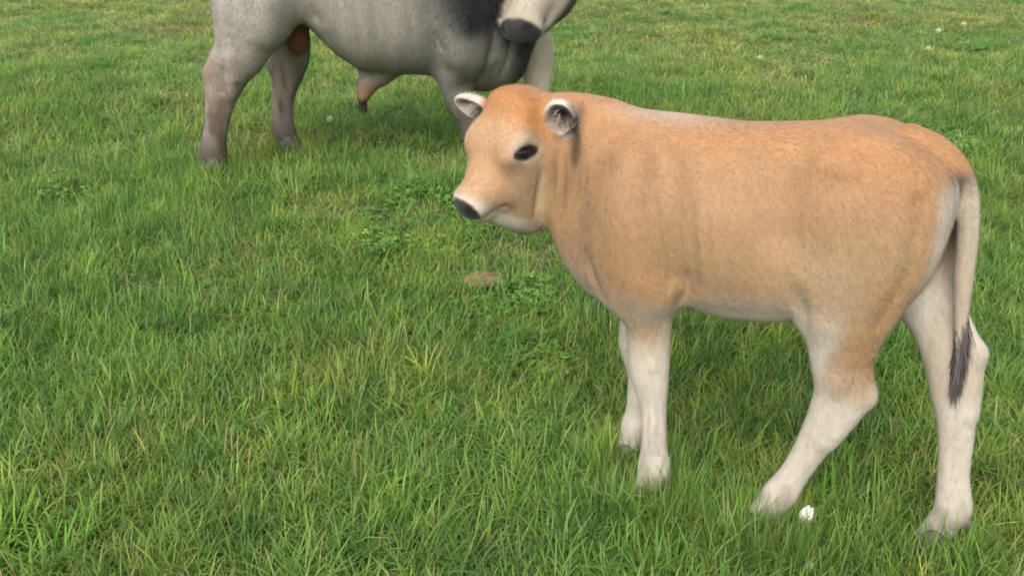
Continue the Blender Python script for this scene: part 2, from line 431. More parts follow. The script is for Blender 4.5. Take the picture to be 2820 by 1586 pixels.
def calf_relief(s, V, Q):
    L = []
    for sd in (1, -1):
        L += [([(-.035, sd*.15, .93), (-.075, sd*.16, .78), (-.095, sd*.155, .66)], .040, .017),          # behind the shoulder
              ([(.105, sd*.09, .93), (.125, sd*.10, .80), (.118, sd*.11, .66)], .042, .011),              # before the shoulder
              ([(-.05, sd*.15, .60), (.0, sd*.15, .66), (.03, sd*.15, .80), (.03, sd*.12, .90)], .045, -.013),                # arm and blade
              ([(-.265, sd*.15, .92), (-.285, sd*.16, .80)], .045, .013),                                   # flank hollow
              ([(-.345, sd*.13, .945), (-.385, sd*.135, .935)], .026, -.010),                             # hook bone
              ([(-.52, sd*.13, .88), (-.525, sd*.13, .76), (-.485, sd*.12, .63)], .020, .006),
              ([(-.40, sd*.16, .86), (-.385, sd*.16, .72), (-.375, sd*.15, .62)], .05, -.010),
              ([(-.10, sd*.16, .69), (-.107, sd*.15, .62), (-.092, sd*.12, .565)], .012, .009),           # elbow
              ([(-.085, sd*.16, .66), (-.083, sd*.15, .60)], .010, -.004),
              ([(-.320, sd*.16, .71), (-.347, sd*.145, .64), (-.357, sd*.11, .575)], .015, .010),         # flank fold
              ([(-.15, sd*.15, .565), (-.30, sd*.15, .575)], .03, .004)]
        for i, x in enumerate((-.115, -.148, -.181, -.214, -.247)): L.append(([(x+.022, sd*.165, .90), (x, sd*.17, .74), (x-.02+.004*(i % 2), sd*.15, .585-.01*(i % 3))], .012, .0045-.0005*i))
    L += [([(.135, .12, .69), (.105, .14, .61), (.06, .14, .555)], .016, .010),
          ([(.168, .08, .99), (.168, .09, .948), (.163, .10, .895), (.165, .105, .85)], .010, .014),
          ([(.180, .10, .885), (.182, .11, .822), (.195, .11, .765), (.205, .10, .70)], .007, .007),
          ([(.205, .09, .90), (.207, .10, .83), (.218, .10, .77)], .006, .005),
          ([(.148, .11, .915), (.146, .12, .842), (.160, .125, .787), (.17, .12, .72)], .007, .006),
          ([(.238, .10, .86), (.241, .10, .78), (.252, .095, .72)], .008, .008),
          ([(-.455, .12, .55), (-.468, .115, .48), (-.460, .11, .42)], .008, .005), ([(-.43, .12, .50), (-.435, .115, .43)], .012, -.004),
          ([(-.650, .0, .60), (-.668, .0, .53), (-.680, 0, .45)], .008, .005),
          ([(-.042, .12, .45), (-.05, .12, .40)], .012, -.003), ([(-.03, .12, .34), (-.035, .115, .24), (-.04, .11, .17)], .007, .003), ([(-.065, .12, .34), (-.07, .115, .24), (-.075, .11, .17)], .007, .003),
          ([(-.40, .11, .33), (-.37, .11, .22)], .007, .003), ([(-.69, .0, .36), (-.70, .0, .2)], .007, .003)]
    return s.relief(V, Q, L)

BHP = np.array([1.693, -.12, 1.132]); BF, BL, BU = rotframe(math.radians(-126), math.radians(46), math.radians(6))
BR = np.array([BF, BL, BU])
def bp(a, u, l): return BHP+BF*a+BU*u+BL*l
def bull_shape(h=.009):
    s = Sculpt((-.18, -.80, -.03), (2.12, .45, 1.45), h)
    Y = (0, 1, 0)
    s.trunk([(.11, 1.06, .85, .10, 0), (.17, 1.15, .80, .19, 0), (.28, 1.20, .79, .26, 0), (.42, 1.21, .785, .27, 0), (.53, 1.205, .73, .275, 0),
             (.65, 1.19, .59, .285, 0), (.77, 1.18, .50, .30, 0), (.95, 1.185, .475, .30, 0), (1.12, 1.20, .462, .285, 0), (1.28, 1.23, .385, .25, 0),
             (1.42, 1.25, .355, .22, 0), (1.56, 1.22, .375, .17, -.01), (1.66, 1.14, .46, .11, -.03)], .05, 2.4, 12)
    s.cone((1.35, 0, .95), (1.74, -.10, 1.10), .30, .19, .10, (Y, .75))
    s.ball((1.36, 0, 1.22), (.20, .12, .10), .12)
    for sd in (1, -1):
        s.ball((.31, sd*.17, .88), (.195, .13, .24), .07)
        s.ball((1.30, sd*.17, .80), (.17, .11, .27), .10)
        s.ball((1.27, sd*.17, .60), (.12, .09, .14), .06)
        s.ball((.47, sd*.20, 1.13), (.08, .06, .05), .08)
    s.chain([((.26, -.175, .78), .155), ((.215, -.175, .65), .125), ((.16, -.172, .57), .102), ((.125, -.17, .51), .090), ((.088, -.17, .41), .068), ((.055, -.17, .31), .058), ((.03, -.17, .22), .060), ((.012, -.17, .15), .070), ((.01, -.17, .11), .062), ((.018, -.17, .08), .06)], .04, (Y, .68))
    s.cone((.10, -.172, .62), (.062, -.17, .54), .03, .034, .04); s.cone((.062, -.17, .54), (.045, -.17, .36), .034, .03, .03)
    s.chain([((.34, .175, .80), .16), ((.42, .175, .66), .115), ((.435, .172, .56), .095), ((.41, .17, .48), .088), ((.385, .17, .40), .070), ((.365, .17, .30), .055), ((.355, .17, .21), .055), ((.355, .17, .14), .064), ((.36, .17, .11), .056), ((.37, .17, .08), .056)], .04, (Y, .68))
    s.cone((.36, .172, .60), (.335, .17, .50), .03, .034, .04)
    s.chain([((1.25, -.155, .58), .12), ((1.235, -.145, .46), .085), ((1.27, -.135, .34), .070), ((1.305, -.13, .24), .052), ((1.33, -.13, .15), .058), ((1.34, -.13, .11), .052), ((1.35, -.13, .08), .056)], .04, (Y, .75))
    s.chain([((1.50, .12, .80), .15), ((1.66, .13, .66), .11), ((1.735, .13, .54), .092), ((1.745, .135, .42), .084), ((1.745, .14, .33), .072), ((1.745, .14, .22), .055), ((1.745, .14, .14), .062), ((1.755, .14, .11), .054), ((1.765, .14, .08), .056)], .05, (Y, .78))
    s.chain([((.88, 0, .50), .09), ((.82, 0, .44), .062), ((.79, 0, .38), .042), ((.777, 0, .335), .022)], .05)
    s.ball((.475, 0, .70), (.062, .07, .125), .02)
    s.chain([((.20, .04, 1.13), .06), ((.125, .07, 1.08), .045), ((.095, .09, .98), .034), ((.10, .10, .80), .03), ((.092, .10, .62), .025), ((.08, .10, .50), .018)], .02)
    bull_head(s)
    s.cone((1.55, -.03, .95), bp(.12, -.18, 0), .18, .13, .08)
    s.cone((1.60, -.02, .62), bp(.22, -.27, 0), .07, .05, .08)                # dewlap
    return s
def bull_head(s):
    hb = lambda a, u, l, r, k=.05, cut=False: s.ball(bp(a, u, l), r, k, BR, cut)
    hb(.10, -.12, 0, (.16, .13, .13), .06)
    s.cone(bp(.15, -.12, 0), bp(.44, -.085, 0), .125, .088, .06)
    hb(.47, -.09, 0, (.07, .112, .078), .04)
    s.cone(bp(.16, -.25, 0), bp(.42, -.17, 0), .085, .055, .06)
    hb(.44, -.16, 0, (.05, .065, .04), .03)
    for sd in (1, -1):
        hb(.17, -.2, sd*.075, (.14, .07, .12), .06)
        s.cone(bp(.08, -.27, sd*.07), bp(.36, -.19, sd*.05), .075, .045, .05)
        hb(.17, -.04, sd*.10, (.06, .04, .04), .05)
    return s
def bull_finish(s):
    hb = lambda a, u, l, r, k=.05, cut=False: s.ball(bp(a, u, l), r, k, BR, cut)
    for sd in (1, -1):
        base = bp(.03, -.13, sd*.12); tip = bp(.04, -.13, sd*.33)
        ax = tip-base; ln = np.linalg.norm(ax); ax /= ln
        face = BF*.8+BU*.2; face -= ax*(face@ax); face /= np.linalg.norm(face); R = np.array([ax, np.cross(ax, face), face]); c = base+ax*ln*.5
        s.ball(c, (ln*.56, .075, .045), .02, R); s.ball(c+face*.045+ax*.02, (ln*.43, .055, .05), .012, R, True)
        hb(.18, -.06, sd*.138, (.04, .025, .025), .02, True)
        hb(.528, -.042, sd*.072, (.03, .024, .020), .02, True)
    s.cone(bp(.52, -.135, -.05), bp(.52, -.135, .05), .008, .008, .015, None, True)
    for sd in (1, -1): s.cone(bp(.52, -.135, sd*.05), bp(.38, -.15, sd*.10), .008, .01, .015, None, True)
    return s
def bull_relief(s, V, Q):
    L = [([(.46, -.28, 1.05), (.50, -.29, .90), (.545, -.27, .78)], .05, .020),                  # flank
         ([(.40, -.27, .98), (.37, -.28, .84), (.34, -.27, .72)], .07, -.018),
         ([(.17, -.25, .95), (.18, -.26, .82), (.16, -.25, .68)], .03, .010),
         ([(1.14, -.28, .98), (1.12, -.28, .80), (1.14, -.27, .64), (1.17, -.24, .52)], .05, .022),  # behind the shoulder
         ([(1.13, -.28, .72), (1.17, -.27, .60)], .014, .012),
         ([(1.28, -.28, .95), (1.27, -.28, .75), (1.25, -.26, .58)], .07, -.018),
         ([(1.46, -.22, .95), (1.45, -.24, .78), (1.42, -.22, .60)], .035, .022),
         ([(1.52, -.20, .85), (1.54, -.20, .70), (1.52, -.18, .55), (1.46, -.15, .42)], .018, .014), ([(1.40, -.22, .56), (1.38, -.2, .45)], .02, .010),
         ([(1.58, -.14, .80), (1.60, -.14, .66), (1.58, -.12, .52)], .016, .012), ([(.12, -.25, .56), (.10, -.23, .46)], .02, .010), ([(.15, -.24, .62), (.17, -.23, .52)], .025, -.010)]
    for x in (.68, .76, .84, .92, 1.0): L.append(([(x, -.3, 1.0), (x+.01, -.3, .80), (x+.03, -.28, .62)], .018, .005))
    for x in (1.22, 1.30, 1.37): L.append(([(x, -.26, 1.02), (x+.02, -.27, .88), (x+.05, -.27, .76)], .012, .007))
    return s.relief(V, Q, L)

# =====================================================================================================
# coats: hair colours with some shade painted in, hair strands, hooves, eyes
# =====================================================================================================
def mixc(c, col, m): return c+(np.array(col)-c)*m[:, None]
def blob(V, c, r): return np.exp(-(((V-np.array(c))/np.array(r))**2).sum(1))
def strands(name, V, Q, N, Col, n, length, width, flow, parent, lift=.30, jit=.20, seed=1):
    """short coat hairs, one triangle each, lying along flow(P, N)"""
    r = np.random.default_rng(seed)
    A = np.linalg.norm(np.cross(V[Q[:, 2]]-V[Q[:, 0]], V[Q[:, 3]]-V[Q[:, 1]]), axis=1)
    f = r.choice(len(Q), n, p=A/A.sum()); w = r.dirichlet(np.ones(4), n)
    P = (V[Q[f]]*w[..., None]).sum(1); NN = (N[Q[f]]*w[..., None]).sum(1); NN /= np.linalg.norm(NN, axis=1)[:, None]
    K = (Col[Q[f]]*w[..., None]).sum(1)
    D = flow(P, NN)+r.normal(0, jit, (n, 3)); D -= NN*(D*NN).sum(1)[:, None]; D /= np.linalg.norm(D, axis=1)[:, None]+1e-9
    D = D+NN*lift*r.uniform(.5, 1.5, n)[:, None]; D /= np.linalg.norm(D, axis=1)[:, None]
    W = np.cross(D, NN); W /= np.linalg.norm(W, axis=1)[:, None]+1e-9
    L = length*r.uniform(.6, 1.3, n)[:, None]
    T = np.stack([P-W*width/2-NN*.001, P+W*width/2-NN*.001, P+D*L], 1).reshape(-1, 3)
    K = K*r.uniform(.89, 1.11, n)[:, None]
    me = mesh_data(name, T, np.arange(3*n).reshape(-1, 3), M_strand, False, {'Col': ('FLOAT_COLOR', rgba(np.repeat(K, 3, 0))), 'bn': ('FLOAT_VECTOR', np.repeat(NN, 3, 0))})
    o = obj(name, me, parent); o['kind'] = 'stuff'; return o
def hoof_mesh(name, mat, sc=1.):
    s = Sculpt((-.07, -.055, -.004), (.085, .055, .085), .004)
    for sd in (1, -1):
        s.cone((.0, sd*.019, .060), (.018, sd*.021, .018), .022, .027, .006)
        s.cone((.018, sd*.021, .018), (.048, sd*.016, .010), .024, .014, .01)
        s.cone((-.02, sd*.018, .045), (-.022, sd*.019, .016), .02, .021, .01)
    V, Q = s.mesh(2); V[:, 2] = np.maximum(V[:, 2], 0); return mesh_data(name, V*sc, Q, mat)
def ribbon_hairs(name, roots, tips, mid, width, col, parent, n, mat):
    r = np.random.default_rng(5); Vs = []; Fs = []; Cs = []
    for i in range(n):
        k = r.random(); a = roots(k, r); b = tips(k, r); m = (a+b)/2+r.normal(0, mid, 3)
        side = r.normal(0, 1, 3); side[2] = 0; side /= np.linalg.norm(side)
        o = len(Vs)*1; base = sum(len(v) for v in Vs)
        pts = [a, a*.25+m*.5+b*.25+(m-(a+b)/2)*.3, b]
        v = np.array([pts[0]-side*width, pts[0]+side*width, pts[1]-side*width*.8, pts[1]+side*width*.8, pts[2]])
        Vs.append(v); Fs.append((base, base+1, base+3, base+2)); Fs.append((base+2, base+3, base+4, base+4)); Cs.append(np.tile(np.array(col)*r.uniform(.6, 1.5), (5, 1)))
    V = np.concatenate(Vs); F = np.array(Fs); q = F[F[:, 2] != F[:, 3]]; t = F[F[:, 2] == F[:, 3]][:, :3]
    bn = np.tile(np.array([0, 0, .2]), (len(V), 1))+np.stack([V[:, 0]-V[:, 0].mean(), V[:, 1]-V[:, 1].mean(), 0*V[:, 0]], 1)*20; bn /= np.linalg.norm(bn, axis=1)[:, None]
    return obj(name, mesh_data(name, V, [q, t], mat, False, {'Col': ('FLOAT_COLOR', rgba(np.concatenate(Cs))), 'bn': ('FLOAT_VECTOR', bn)}), parent)
def eye_mesh(name, r, mat):
    bm = bmesh.new(); bmesh.ops.create_uvsphere(bm, u_segments=24, v_segments=14, radius=1)
    for v in bm.verts: v.co = Vector((v.co.x*r[0], v.co.y*r[1], v.co.z*r[2]))
    for f in bm.faces: f.smooth = True
    me = bpy.data.meshes.new(name); bm.to_mesh(me); bm.free(); me.materials.append(mat); return me

# ---------------------------------------------------------------- calf
def build_calf():
    th = math.radians(22)
    root = empty('calf', (.3185, 1.90, 0)); M = np.array([[-math.cos(th), math.sin(th), 0], [-math.sin(th), -math.cos(th), 0], [0, 0, 1]])
    root.rotation_euler = (0, 0, math.pi-th)
    tag(root, 'tan calf with cream legs and a black nose standing in the foreground', 'calf')
    s = calf_finish(calf_shape(.004)); V, Q = s.mesh(3); V = calf_relief(s, V, Q); N = normals(V, Q)
    x, y, z = V.T; h = (V-HEADP); ha, hu, hl = h@HF, h@HU, h@HL
    sh = calf_head(Sculpt((-.0, -.24, .6), (.50, .36, 1.10), .006)); headm = sstep(.016, .002, sh.sample(V))*sstep(.5, .6, z)
    tan = np.array([.55, .335, .170]); c = np.tile(tan, (len(V), 1))
    nz = vnoise(V, 9, 1); nz2 = vnoise(V, 24, 2)
    top = sstep(.80, .97, z+.05*(nz-.5)); c = mixc(c, (.60, .305, .130), top*.75)
    c = mixc(c, (.60, .40, .22), sstep(.10, -.25, x)*sstep(.85, .65, z)*.35)
    c = mixc(c, (.42, .26, .13), blob(V, (-.25, .15, .90), (.10, .08, .04))*.35+blob(V, (-.05, .15, .80), (.08, .08, .12))*.25)
    c = mixc(c, (.66, .50, .33), blob(V, (-.42, .16, .70), (.12, .08, .10))*.6)
    for q, r_, col, m in (((.14, .12, .80), (.05, .08, .14), (.40, .235, .11), .65), ((.20, .10, .74), (.05, .08, .09), (.42, .26, .135), .65), ((-.085, .17, .78), (.035, .08, .14), (.42, .26, .135), .42),  # coat mottling, partly shading painted on neck, behind shoulder and on brisket
                          ((.02, .16, .62), (.06, .08, .07), (.58, .30, .13), .55), ((-.20, .17, .72), (.05, .08, .10), (.46, .30, .17), .3), ((-.50, .14, .66), (.06, .07, .10), (.54, .29, .115), .6), ((-.46, .12, .55), (.03, .07, .07), (.55, .28, .10), .7),
                          ((-.36, .14, .80), (.05, .08, .06), (.45, .29, .16), .3), ((-.16, .15, .93), (.12, .08, .03), (.44, .27, .14), .35), ((.06, .13, .89), (.02, .06, .02), (.36, .22, .12), .4), ((.11, .12, .60), (.06, .08, .06), (.34, .25, .17), .55),
                          ((-.33, .15, .66), (.03, .08, .02), (.40, .28, .16), .4), ((-.13, .16, .83), (.10, .08, .06), (.62, .40, .22), .4), ((-.47, .15, .80), (.07, .08, .06), (.62, .40, .22), .4)):
        c = mixc(c, col, np.clip(blob(V+.02*(np.stack([nz, nz2, nz], 1)-.5), q, r_)*m, 0, 1))
    cream = np.array([.73, .66, .54])
    leg = sstep(.63, .41, z+.07*(nz-.5)+.05*(nz2-.5)+.02*(vnoise(V, 60, 61)-.5))
    # left hind leg: the tan runs on down the back of the gaskin
    lh = sstep(.02, .05, y)*sstep(-.25, -.30, x); back = sstep(-.40, -.465, x+.12*(z-.55)+.03*(nz2-.5))
    leg = np.maximum(leg, sstep(.69, .54, z)*sstep(-.445, -.395, x+.1*(z-.55)+.03*(nz2-.5))*lh*sstep(-.30, -.33, x)); leg = leg*(1-lh*back*sstep(.38, .54, z+.06*(nz2-.5)))
    fl = sstep(.02, .05, y)*sstep(-.15, -.10, x)*sstep(.10, .03, x)
    leg = leg*(1-fl*sstep(-.065, -.010, x+.02*(nz2-.5))*sstep(.42, .56, z)*.85)
    leg = np.maximum(leg, sstep(.78, .62, z)*sstep(.02, -.02, y)*sstep(-.44, -.50, x))
    c = mixc(c, cream, leg)
    c = mixc(c, (.40, .34, .27), sstep(.34, .10, z)*sstep(.58, .80, vnoise(V, 30, 51))*.5); c = mixc(c, (.52, .46, .38), sstep(.5, .3, z)*sstep(.5, .8, vnoise(V*np.array([1, 1, .4]), 16, 52))*.4)
    c = mixc(c, cream, sstep(-.05, -.75, N[:, 2])*sstep(.72, .60, z)*.8)                       # belly
    c = mixc(c, (.13, .085, .06), sstep(.51, .55, -x)*sstep(.066, .048, y)*sstep(-.105, -.085, y)*sstep(.935, .90, z)*sstep(.70, .78, z)*.95)    # shade painted between the thighs, beside the tail
    edge = sstep(-.50, -.585, x+.25*np.maximum(.72-z, 0))*sstep(.93, .88, z)*sstep(.45, .80, -N[:, 0]); c = mixc(c, cream, edge*.75*sstep(-.02, .02, y))
    c = mixc(c, (.62, .52, .38), sstep(.10, .24, x)*sstep(.70, .58, z)*sstep(.3, .8, N[:, 0])*.8)   # brisket
    tailm = sstep(-.592, -.602, x)*sstep(.030, .024, np.abs(y-.0))*sstep(.93, .86, z)*sstep(.40, .45, z); c = mixc(c, (.66, .56, .43), tailm*.9)
    c = mixc(c, (.50, .31, .15), blob(V, (-.10, .14, .625), (.035, .08, .022))*.9)              # dirt spot on the ribs
    c = mixc(c, (.80, .66, .52), blob(V, (-.02, 0, .98), (.11, .08, .02))*.7)                   # pale hair along the withers
    for q in ((-.095, .090, .112), (-.095, .062, .112), (-.007, -.07, .106), (-.757, -.004, .107), (-.757, -.034, .107)): c = mixc(c, (.16, .13, .10), np.clip(1.8*blob(V, q, (.013, .010, .014)), 0, 1))
    # head
    hc_ = np.tile(np.array([.63, .415, .23]), (len(V), 1))
    hc_ = mixc(hc_, (.60, .265, .085), sstep(.075, .0, ha+.02*(nz2-.5))*sstep(-.13, -.03, hu)*.95)         # crown
    hc_ = mixc(hc_, (.60, .33, .16), sstep(.05, .09, ha)*sstep(.20, .16, ha)*sstep(-.08, -.03, hu)*.6)      # bridge of the nose
    hc_ = mixc(hc_, (.67, .50, .28), sstep(-.06, -.11, hu)*sstep(.17, .12, ha)*.8)                          # cheek
    hc_ = mixc(hc_, (.76, .66, .52), sstep(.186, .212, ha-.30*(hu+.06))*.95)                               # muzzle
    hc_ = mixc(hc_, (.66, .50, .31), sstep(-.15, -.215, hu)*.7)
    ep = {sd: hp(.070, -.030, sd*.075) for sd in (1, -1)}
    for sd in (1, -1):
        d = np.linalg.norm((V-ep[sd])/np.array([1, 1, .85]), axis=1)
        hc_ = mixc(hc_, (.68, .56, .41), sstep(.062, .030, d)*.62)
        hc_ = mixc(hc_, (.36, .22, .13), blob(V, hp(.112, -.022, sd*.052), (.018, .018, .03))*.55)
        fw = (HF+HU)/2**.5; d2 = np.sqrt((((V-ep[sd])@fw)/.036)**2+(((V-ep[sd])@np.cross(fw, HL))/.0168)**2+(((V-ep[sd])@HL)/.05)**2)
        hc_ = mixc(hc_, (.02, .015, .012), sstep(1.08, .85, d2))
    nose = sstep(.219, .227, ha+.10*(hu+.05)-2.2*(np.abs(hl))**2)*sstep(-.094, -.086, hu)*sstep(-.014, -.021, hu+.0*ha)
    hc_ = mixc(hc_, (.045, .040, .040), nose)
    for sd in (1, -1): hc_ = mixc(hc_, (.006, .005, .005), np.clip(1.8*blob(V, hp(.234, -.040, sd*.030), (.015, .015, .013)), 0, 1)*nose)
    mouth = blob(V, hp(.172, -.100, .06), (.014, .014, .010)); hc_ = mixc(hc_, (.25, .15, .08), mouth*.8)
    c = c+(hc_-c)*headm[:, None]
    # ears: pale rims, dark depth of the cup
    for ci, (ec, ax, ln, cut) in enumerate(s.cups):
        q = V-ec; t_ = q@ax; rad = np.linalg.norm(q-t_[:, None]*ax, axis=1); kk = np.sqrt(((q@cut[2].T/np.array((ln*.60, .048, .036)))**2).sum(1)); em = sstep(-.28, -.10, t_/ln)*sstep(1.12, 1.0, kk)
        c = mixc(c, (.72, .63, .52), em)
        k0 = np.sqrt(((((V-cut[0])@cut[2].T)/cut[1])**2).sum(1)); inn = sstep(1.12, 1.0, k0)
        c = mixc(c, (.42, .36, .30) if ci == 0 else (.60, .52, .44), inn*.8)
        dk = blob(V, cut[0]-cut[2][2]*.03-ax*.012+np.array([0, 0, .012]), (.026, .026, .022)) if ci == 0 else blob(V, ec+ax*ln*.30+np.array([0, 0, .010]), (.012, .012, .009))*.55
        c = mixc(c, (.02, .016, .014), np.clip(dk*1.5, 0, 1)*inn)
    # fold behind the near ear, its shade painted into the hair colour
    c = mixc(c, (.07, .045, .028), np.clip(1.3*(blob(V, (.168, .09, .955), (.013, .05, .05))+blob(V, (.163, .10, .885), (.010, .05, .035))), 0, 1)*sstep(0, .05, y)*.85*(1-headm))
    for cx, cz in ((.182, .83), (.148, .85), (.207, .84)): c = mixc(c, (.28, .15, .07), blob(V, (cx, .10, cz), (.006, .06, .06))*.6*(1-headm))  # neck creases darkened in the colour, shade painted along them
    c = c*(.93+.16*vnoise(V, 6, 21))[:, None]*(.96+.08*vnoise(V*np.array([1, 1, .35]), 40, 22))[:, None]*np.array([.515, .510, .520])*(1+.16*np.clip((c[:, 2]-.30)/.2, 0, 1))[:, None]
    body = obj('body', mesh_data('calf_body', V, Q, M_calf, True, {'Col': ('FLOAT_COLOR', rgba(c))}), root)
    def flow(P, NN):
        q = P-HEADP; w = sstep(.26, .18, np.linalg.norm(P-hp(.08, -.08, 0), axis=1))[:, None]
        low = sstep(.65, .5, P[:, 2])[:, None]
        b = np.array([-.8, 0, -.55])*(1-low)+np.array([-.1, 0, -1.])*low
        return b*(1-w)+(-HF*.8-np.array([0, 0, .3]))*w
    # no strands on nose and eyes
    bare = np.maximum(nose*headm, 0)
    keep = (bare[Q].max(1) < .3)
    strands('coat_hair', V, Q[keep], N, c*1.03, 190000, .012, .0009, flow, root, .24)
    fw = (HF+HU)/2**.5; R = Matrix((fw, HL, np.cross(fw, HL))).transposed().to_4x4()
    em = eye_mesh('calf_eye', (.0265, .0195, .0136), M_eye)
    for sd in (1, -1):
        e = obj('eye', em, root); e.matrix_local = Matrix.Translation(hp(.070, -.031, sd*.0625)) @ R
        def lid(k, r, sd=sd): return hp(.070, -.031, sd*.0625)+fw*(.026*(2*k-1))*.9+np.cross(fw, HL)*(.0125*(1-(2*k-1)**2)**.5+.001)+HL*sd*(.0165*(1-.8*(2*k-1)**2)**.5)
        ls = ribbon_hairs('eyelash', lid, lambda k, r, sd=sd: lid(k, r, sd)+HL*sd*.011+fw*.006*(2*k-1)-np.array([0, 0, .002])+r.normal(0, .0015, 3), .0008, .0005, (.015, .012, .01), e, 46, M_strand)
        ls.matrix_parent_inverse = e.matrix_local.inverted()
    for ec, ax, ln, cut in s.cups:                               # long pale hair inside the ears
        sv, fc = cut[2][1], cut[2][2]
        ribbon_hairs('ear_hair', lambda k, r: ec-ax*ln*(.22-.25*r.random())+sv*(k-.5)*.045-fc*.006, lambda k, r: ec+ax*ln*r.uniform(.05, .30)+sv*(k-.5)*.055+fc*r.uniform(.010, .022)-np.array([0, 0, .008]), .004, .0009, (.36, .31, .25), root, 90, M_strand)
    hm = hoof_mesh('calf_hoof', M_hoof)
    for p, a in (((-.038, .076, 0), 0), ((.047, -.085, 0), 0), ((-.311, .075, 0), 0), ((-.696, -.017, 0), 0)):
        o = obj('hoof', hm, root); o.location = p; o.rotation_euler = (0, 0, a)
    ribbon_hairs('tail_tuft', lambda k, r: np.array([-.648-.010*k, 0, .63-.12*k])+r.normal(0, .004, 3), lambda k, r: np.array([-.672, 0, .53-.12*k+r.uniform(-.03, .03)])+r.normal(0, .0075, 3)*np.array([1, 1, 0]),
                 .004, .0009, (.095, .08, .07), root, 1100, M_strand)
    return root
CALF = build_calf()

# ---------------------------------------------------------------- bull
def build_bull():
    th = math.radians(12); root = empty('bull', (-1.538, 4.546, 0), th)
    tag(root, 'grey bull standing behind the calf, its head turned towards the viewer', 'bull')
    s = bull_finish(bull_shape(.009)); V, Q = s.mesh(2); V = bull_relief(s, V, Q); N = normals(V, Q)
    x, y, z = V.T; h = V-BHP; ha, hu, hl = h@BF, h@BU, h@BL
    nz = vnoise(V, 5, 3); nz2 = vnoise(V, 14, 4)
    c = np.tile(np.array([.41, .375, .31]), (len(V), 1))
    c = mixc(c, (.54, .50, .46), blob(V, (.25, -.2, 1.0), (.25, .3, .25))*.9)
    c = mixc(c, (.20, .195, .18), sstep(.80, 1.2, x+.2*(nz-.5))*.7)
    c = mixc(c, (.008, .009, .011), sstep(1.07, 1.27, x+.12*(nz-.5)+.5*(z-.85))*sstep(.58, .76, z+.1*(nz2-.5))*.96)
    c = mixc(c, (.20, .18, .14), sstep(1.15, 1.3, x)*sstep(.62, .5, z)*.7)
    c = mixc(c, (.02, .02, .022), sstep(1.50, 1.60, x)*sstep(.34, .44, z)*sstep(.10, .04, y)*.9)
    c = mixc(c, (.25, .245, .23), sstep(.75, .5, z)*sstep(.55, .7, x)*sstep(1.15, 1.0, x)*.4)  # darker grey shading painted on the lower belly side
    c = mixc(c, (.37, .29, .235), sstep(.66, .5, z)*sstep(.52, .44, x)*(.6+.9*(nz-.5)))
    c = mixc(c, (.50, .42, .34), blob(V, (.08, -.2, .50), (.10, .12, .08))*.8)
    sk = vnoise(V*np.array([1, 1, .3]), 34, 41); legm = sstep(.62, .42, z)*sstep(.62, .52, x)
    c = mixc(c, (.47, .40, .34), legm*sstep(.55, .75, sk)*.8); c = mixc(c, (.17, .125, .095), legm*sstep(.45, .22, sk)*.75)
    c = mixc(c, (.30, .20, .14), blob(V, (.06, -.22, .56), (.05, .06, .05))*.7+blob(V, (.10, -.22, .40), (.04, .06, .06))*.5)
    c = mixc(c, (.12, .09, .075), sstep(.36, .14, z+.06*(sk-.5))*.85)
    c = mixc(c, (.95, .84, .62), sstep(1.50, 1.60, x)*sstep(.72, .62, z)*sstep(.02, .06, y)*.97)     # cream far foreleg
    sh = sstep(.60, .42, z)*sstep(.72, .74, x)*sstep(.92, .86, x)*sstep(.46, .40, z+.0*x); c = mixc(c, (.46, .24, .14), sh*.85)
    c = mixc(c, (.035, .03, .025), sh*sstep(.36, .33, z))
    sc = blob(V, (.475, 0, .68), (.10, .10, .13)); c = mixc(c, (.24, .10, .035), sstep(.3, .55, sc))
    st = vnoise(V*np.array([1, 1, .16]), 26, 8); c = c*(.86+.28*st)[:, None]
    shd = bull_head(Sculpt((1.0, -.8, .4), (2.12, .45, 1.45), .012)); hm = sstep(.03, .004, shd.sample(V))*sstep(.5, .55, z)
    hc_ = np.tile(np.array([.60, .52, .40]), (len(V), 1))
    hc_ = mixc(hc_, (.05, .045, .045), sstep(.15, .02, ha)*.7)
    hc_ = mixc(hc_, (.04, .035, .03), sstep(-.17, -.23, hu)*.92)
    nose = sstep(.462, .482, ha-.10*(hu+.07)-1.0*np.abs(hl)**2)*sstep(-.185, -.165, hu)*sstep(.012, -.008, hu); hc_ = mixc(hc_, (.045, .040, .038), nose)
    for sd in (1, -1): hc_ = mixc(hc_, (.008, .007, .007), np.clip(1.7*blob(V, bp(.525, -.045, sd*.078), (.034, .034, .028)), 0, 1))
    hc_ = mixc(hc_, (.03, .026, .025), nose*sstep(-.085, -.12, hu))
    hc_ = mixc(hc_, (.045, .04, .035), sstep(.44, .47, ha)*sstep(-.13, -.15, hu)*sstep(.09, .06, np.abs(hl)))
    c = c+(hc_-c)*hm[:, None]; c = c*.55
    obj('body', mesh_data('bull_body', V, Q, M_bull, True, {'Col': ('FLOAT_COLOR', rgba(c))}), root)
    def flow(P, NN):
        low = sstep(.65, .5, P[:, 2])[:, None]; return np.array([-.6, 0, -.7])*(1-low)+np.array([-.1, 0, -1.])*low
    keep = (nose*hm)[Q].max(1) < .3
    strands('coat_hair', V, Q[keep], N, c, 150000, .020, .0018, flow, root, .26, seed=3)
    em = eye_mesh('bull_eye', (.028, .028, .028), M_eye)
    for sd in (1, -1): o = obj('eye', em, root); o.location = bp(.18, -.06, sd*.118)
    hfm = hoof_mesh('bull_hoof', M_bhoof, 1.75)
    for p in ((.02, -.17, 0), (.38, .17, 0), (1.36, -.13, 0), (1.78, .14, 0)): o = obj('hoof', hfm, root); o.location = p
    ribbon_hairs('tail_switch', lambda k, r: np.array([.08, .10, .55-.1*k])+r.normal(0, .010, 3), lambda k, r: np.array([.06, .10, .36-.12*k])+r.normal(0, .012, 3), .01, .002, (.03, .028, .026), root, 260, M_strand)
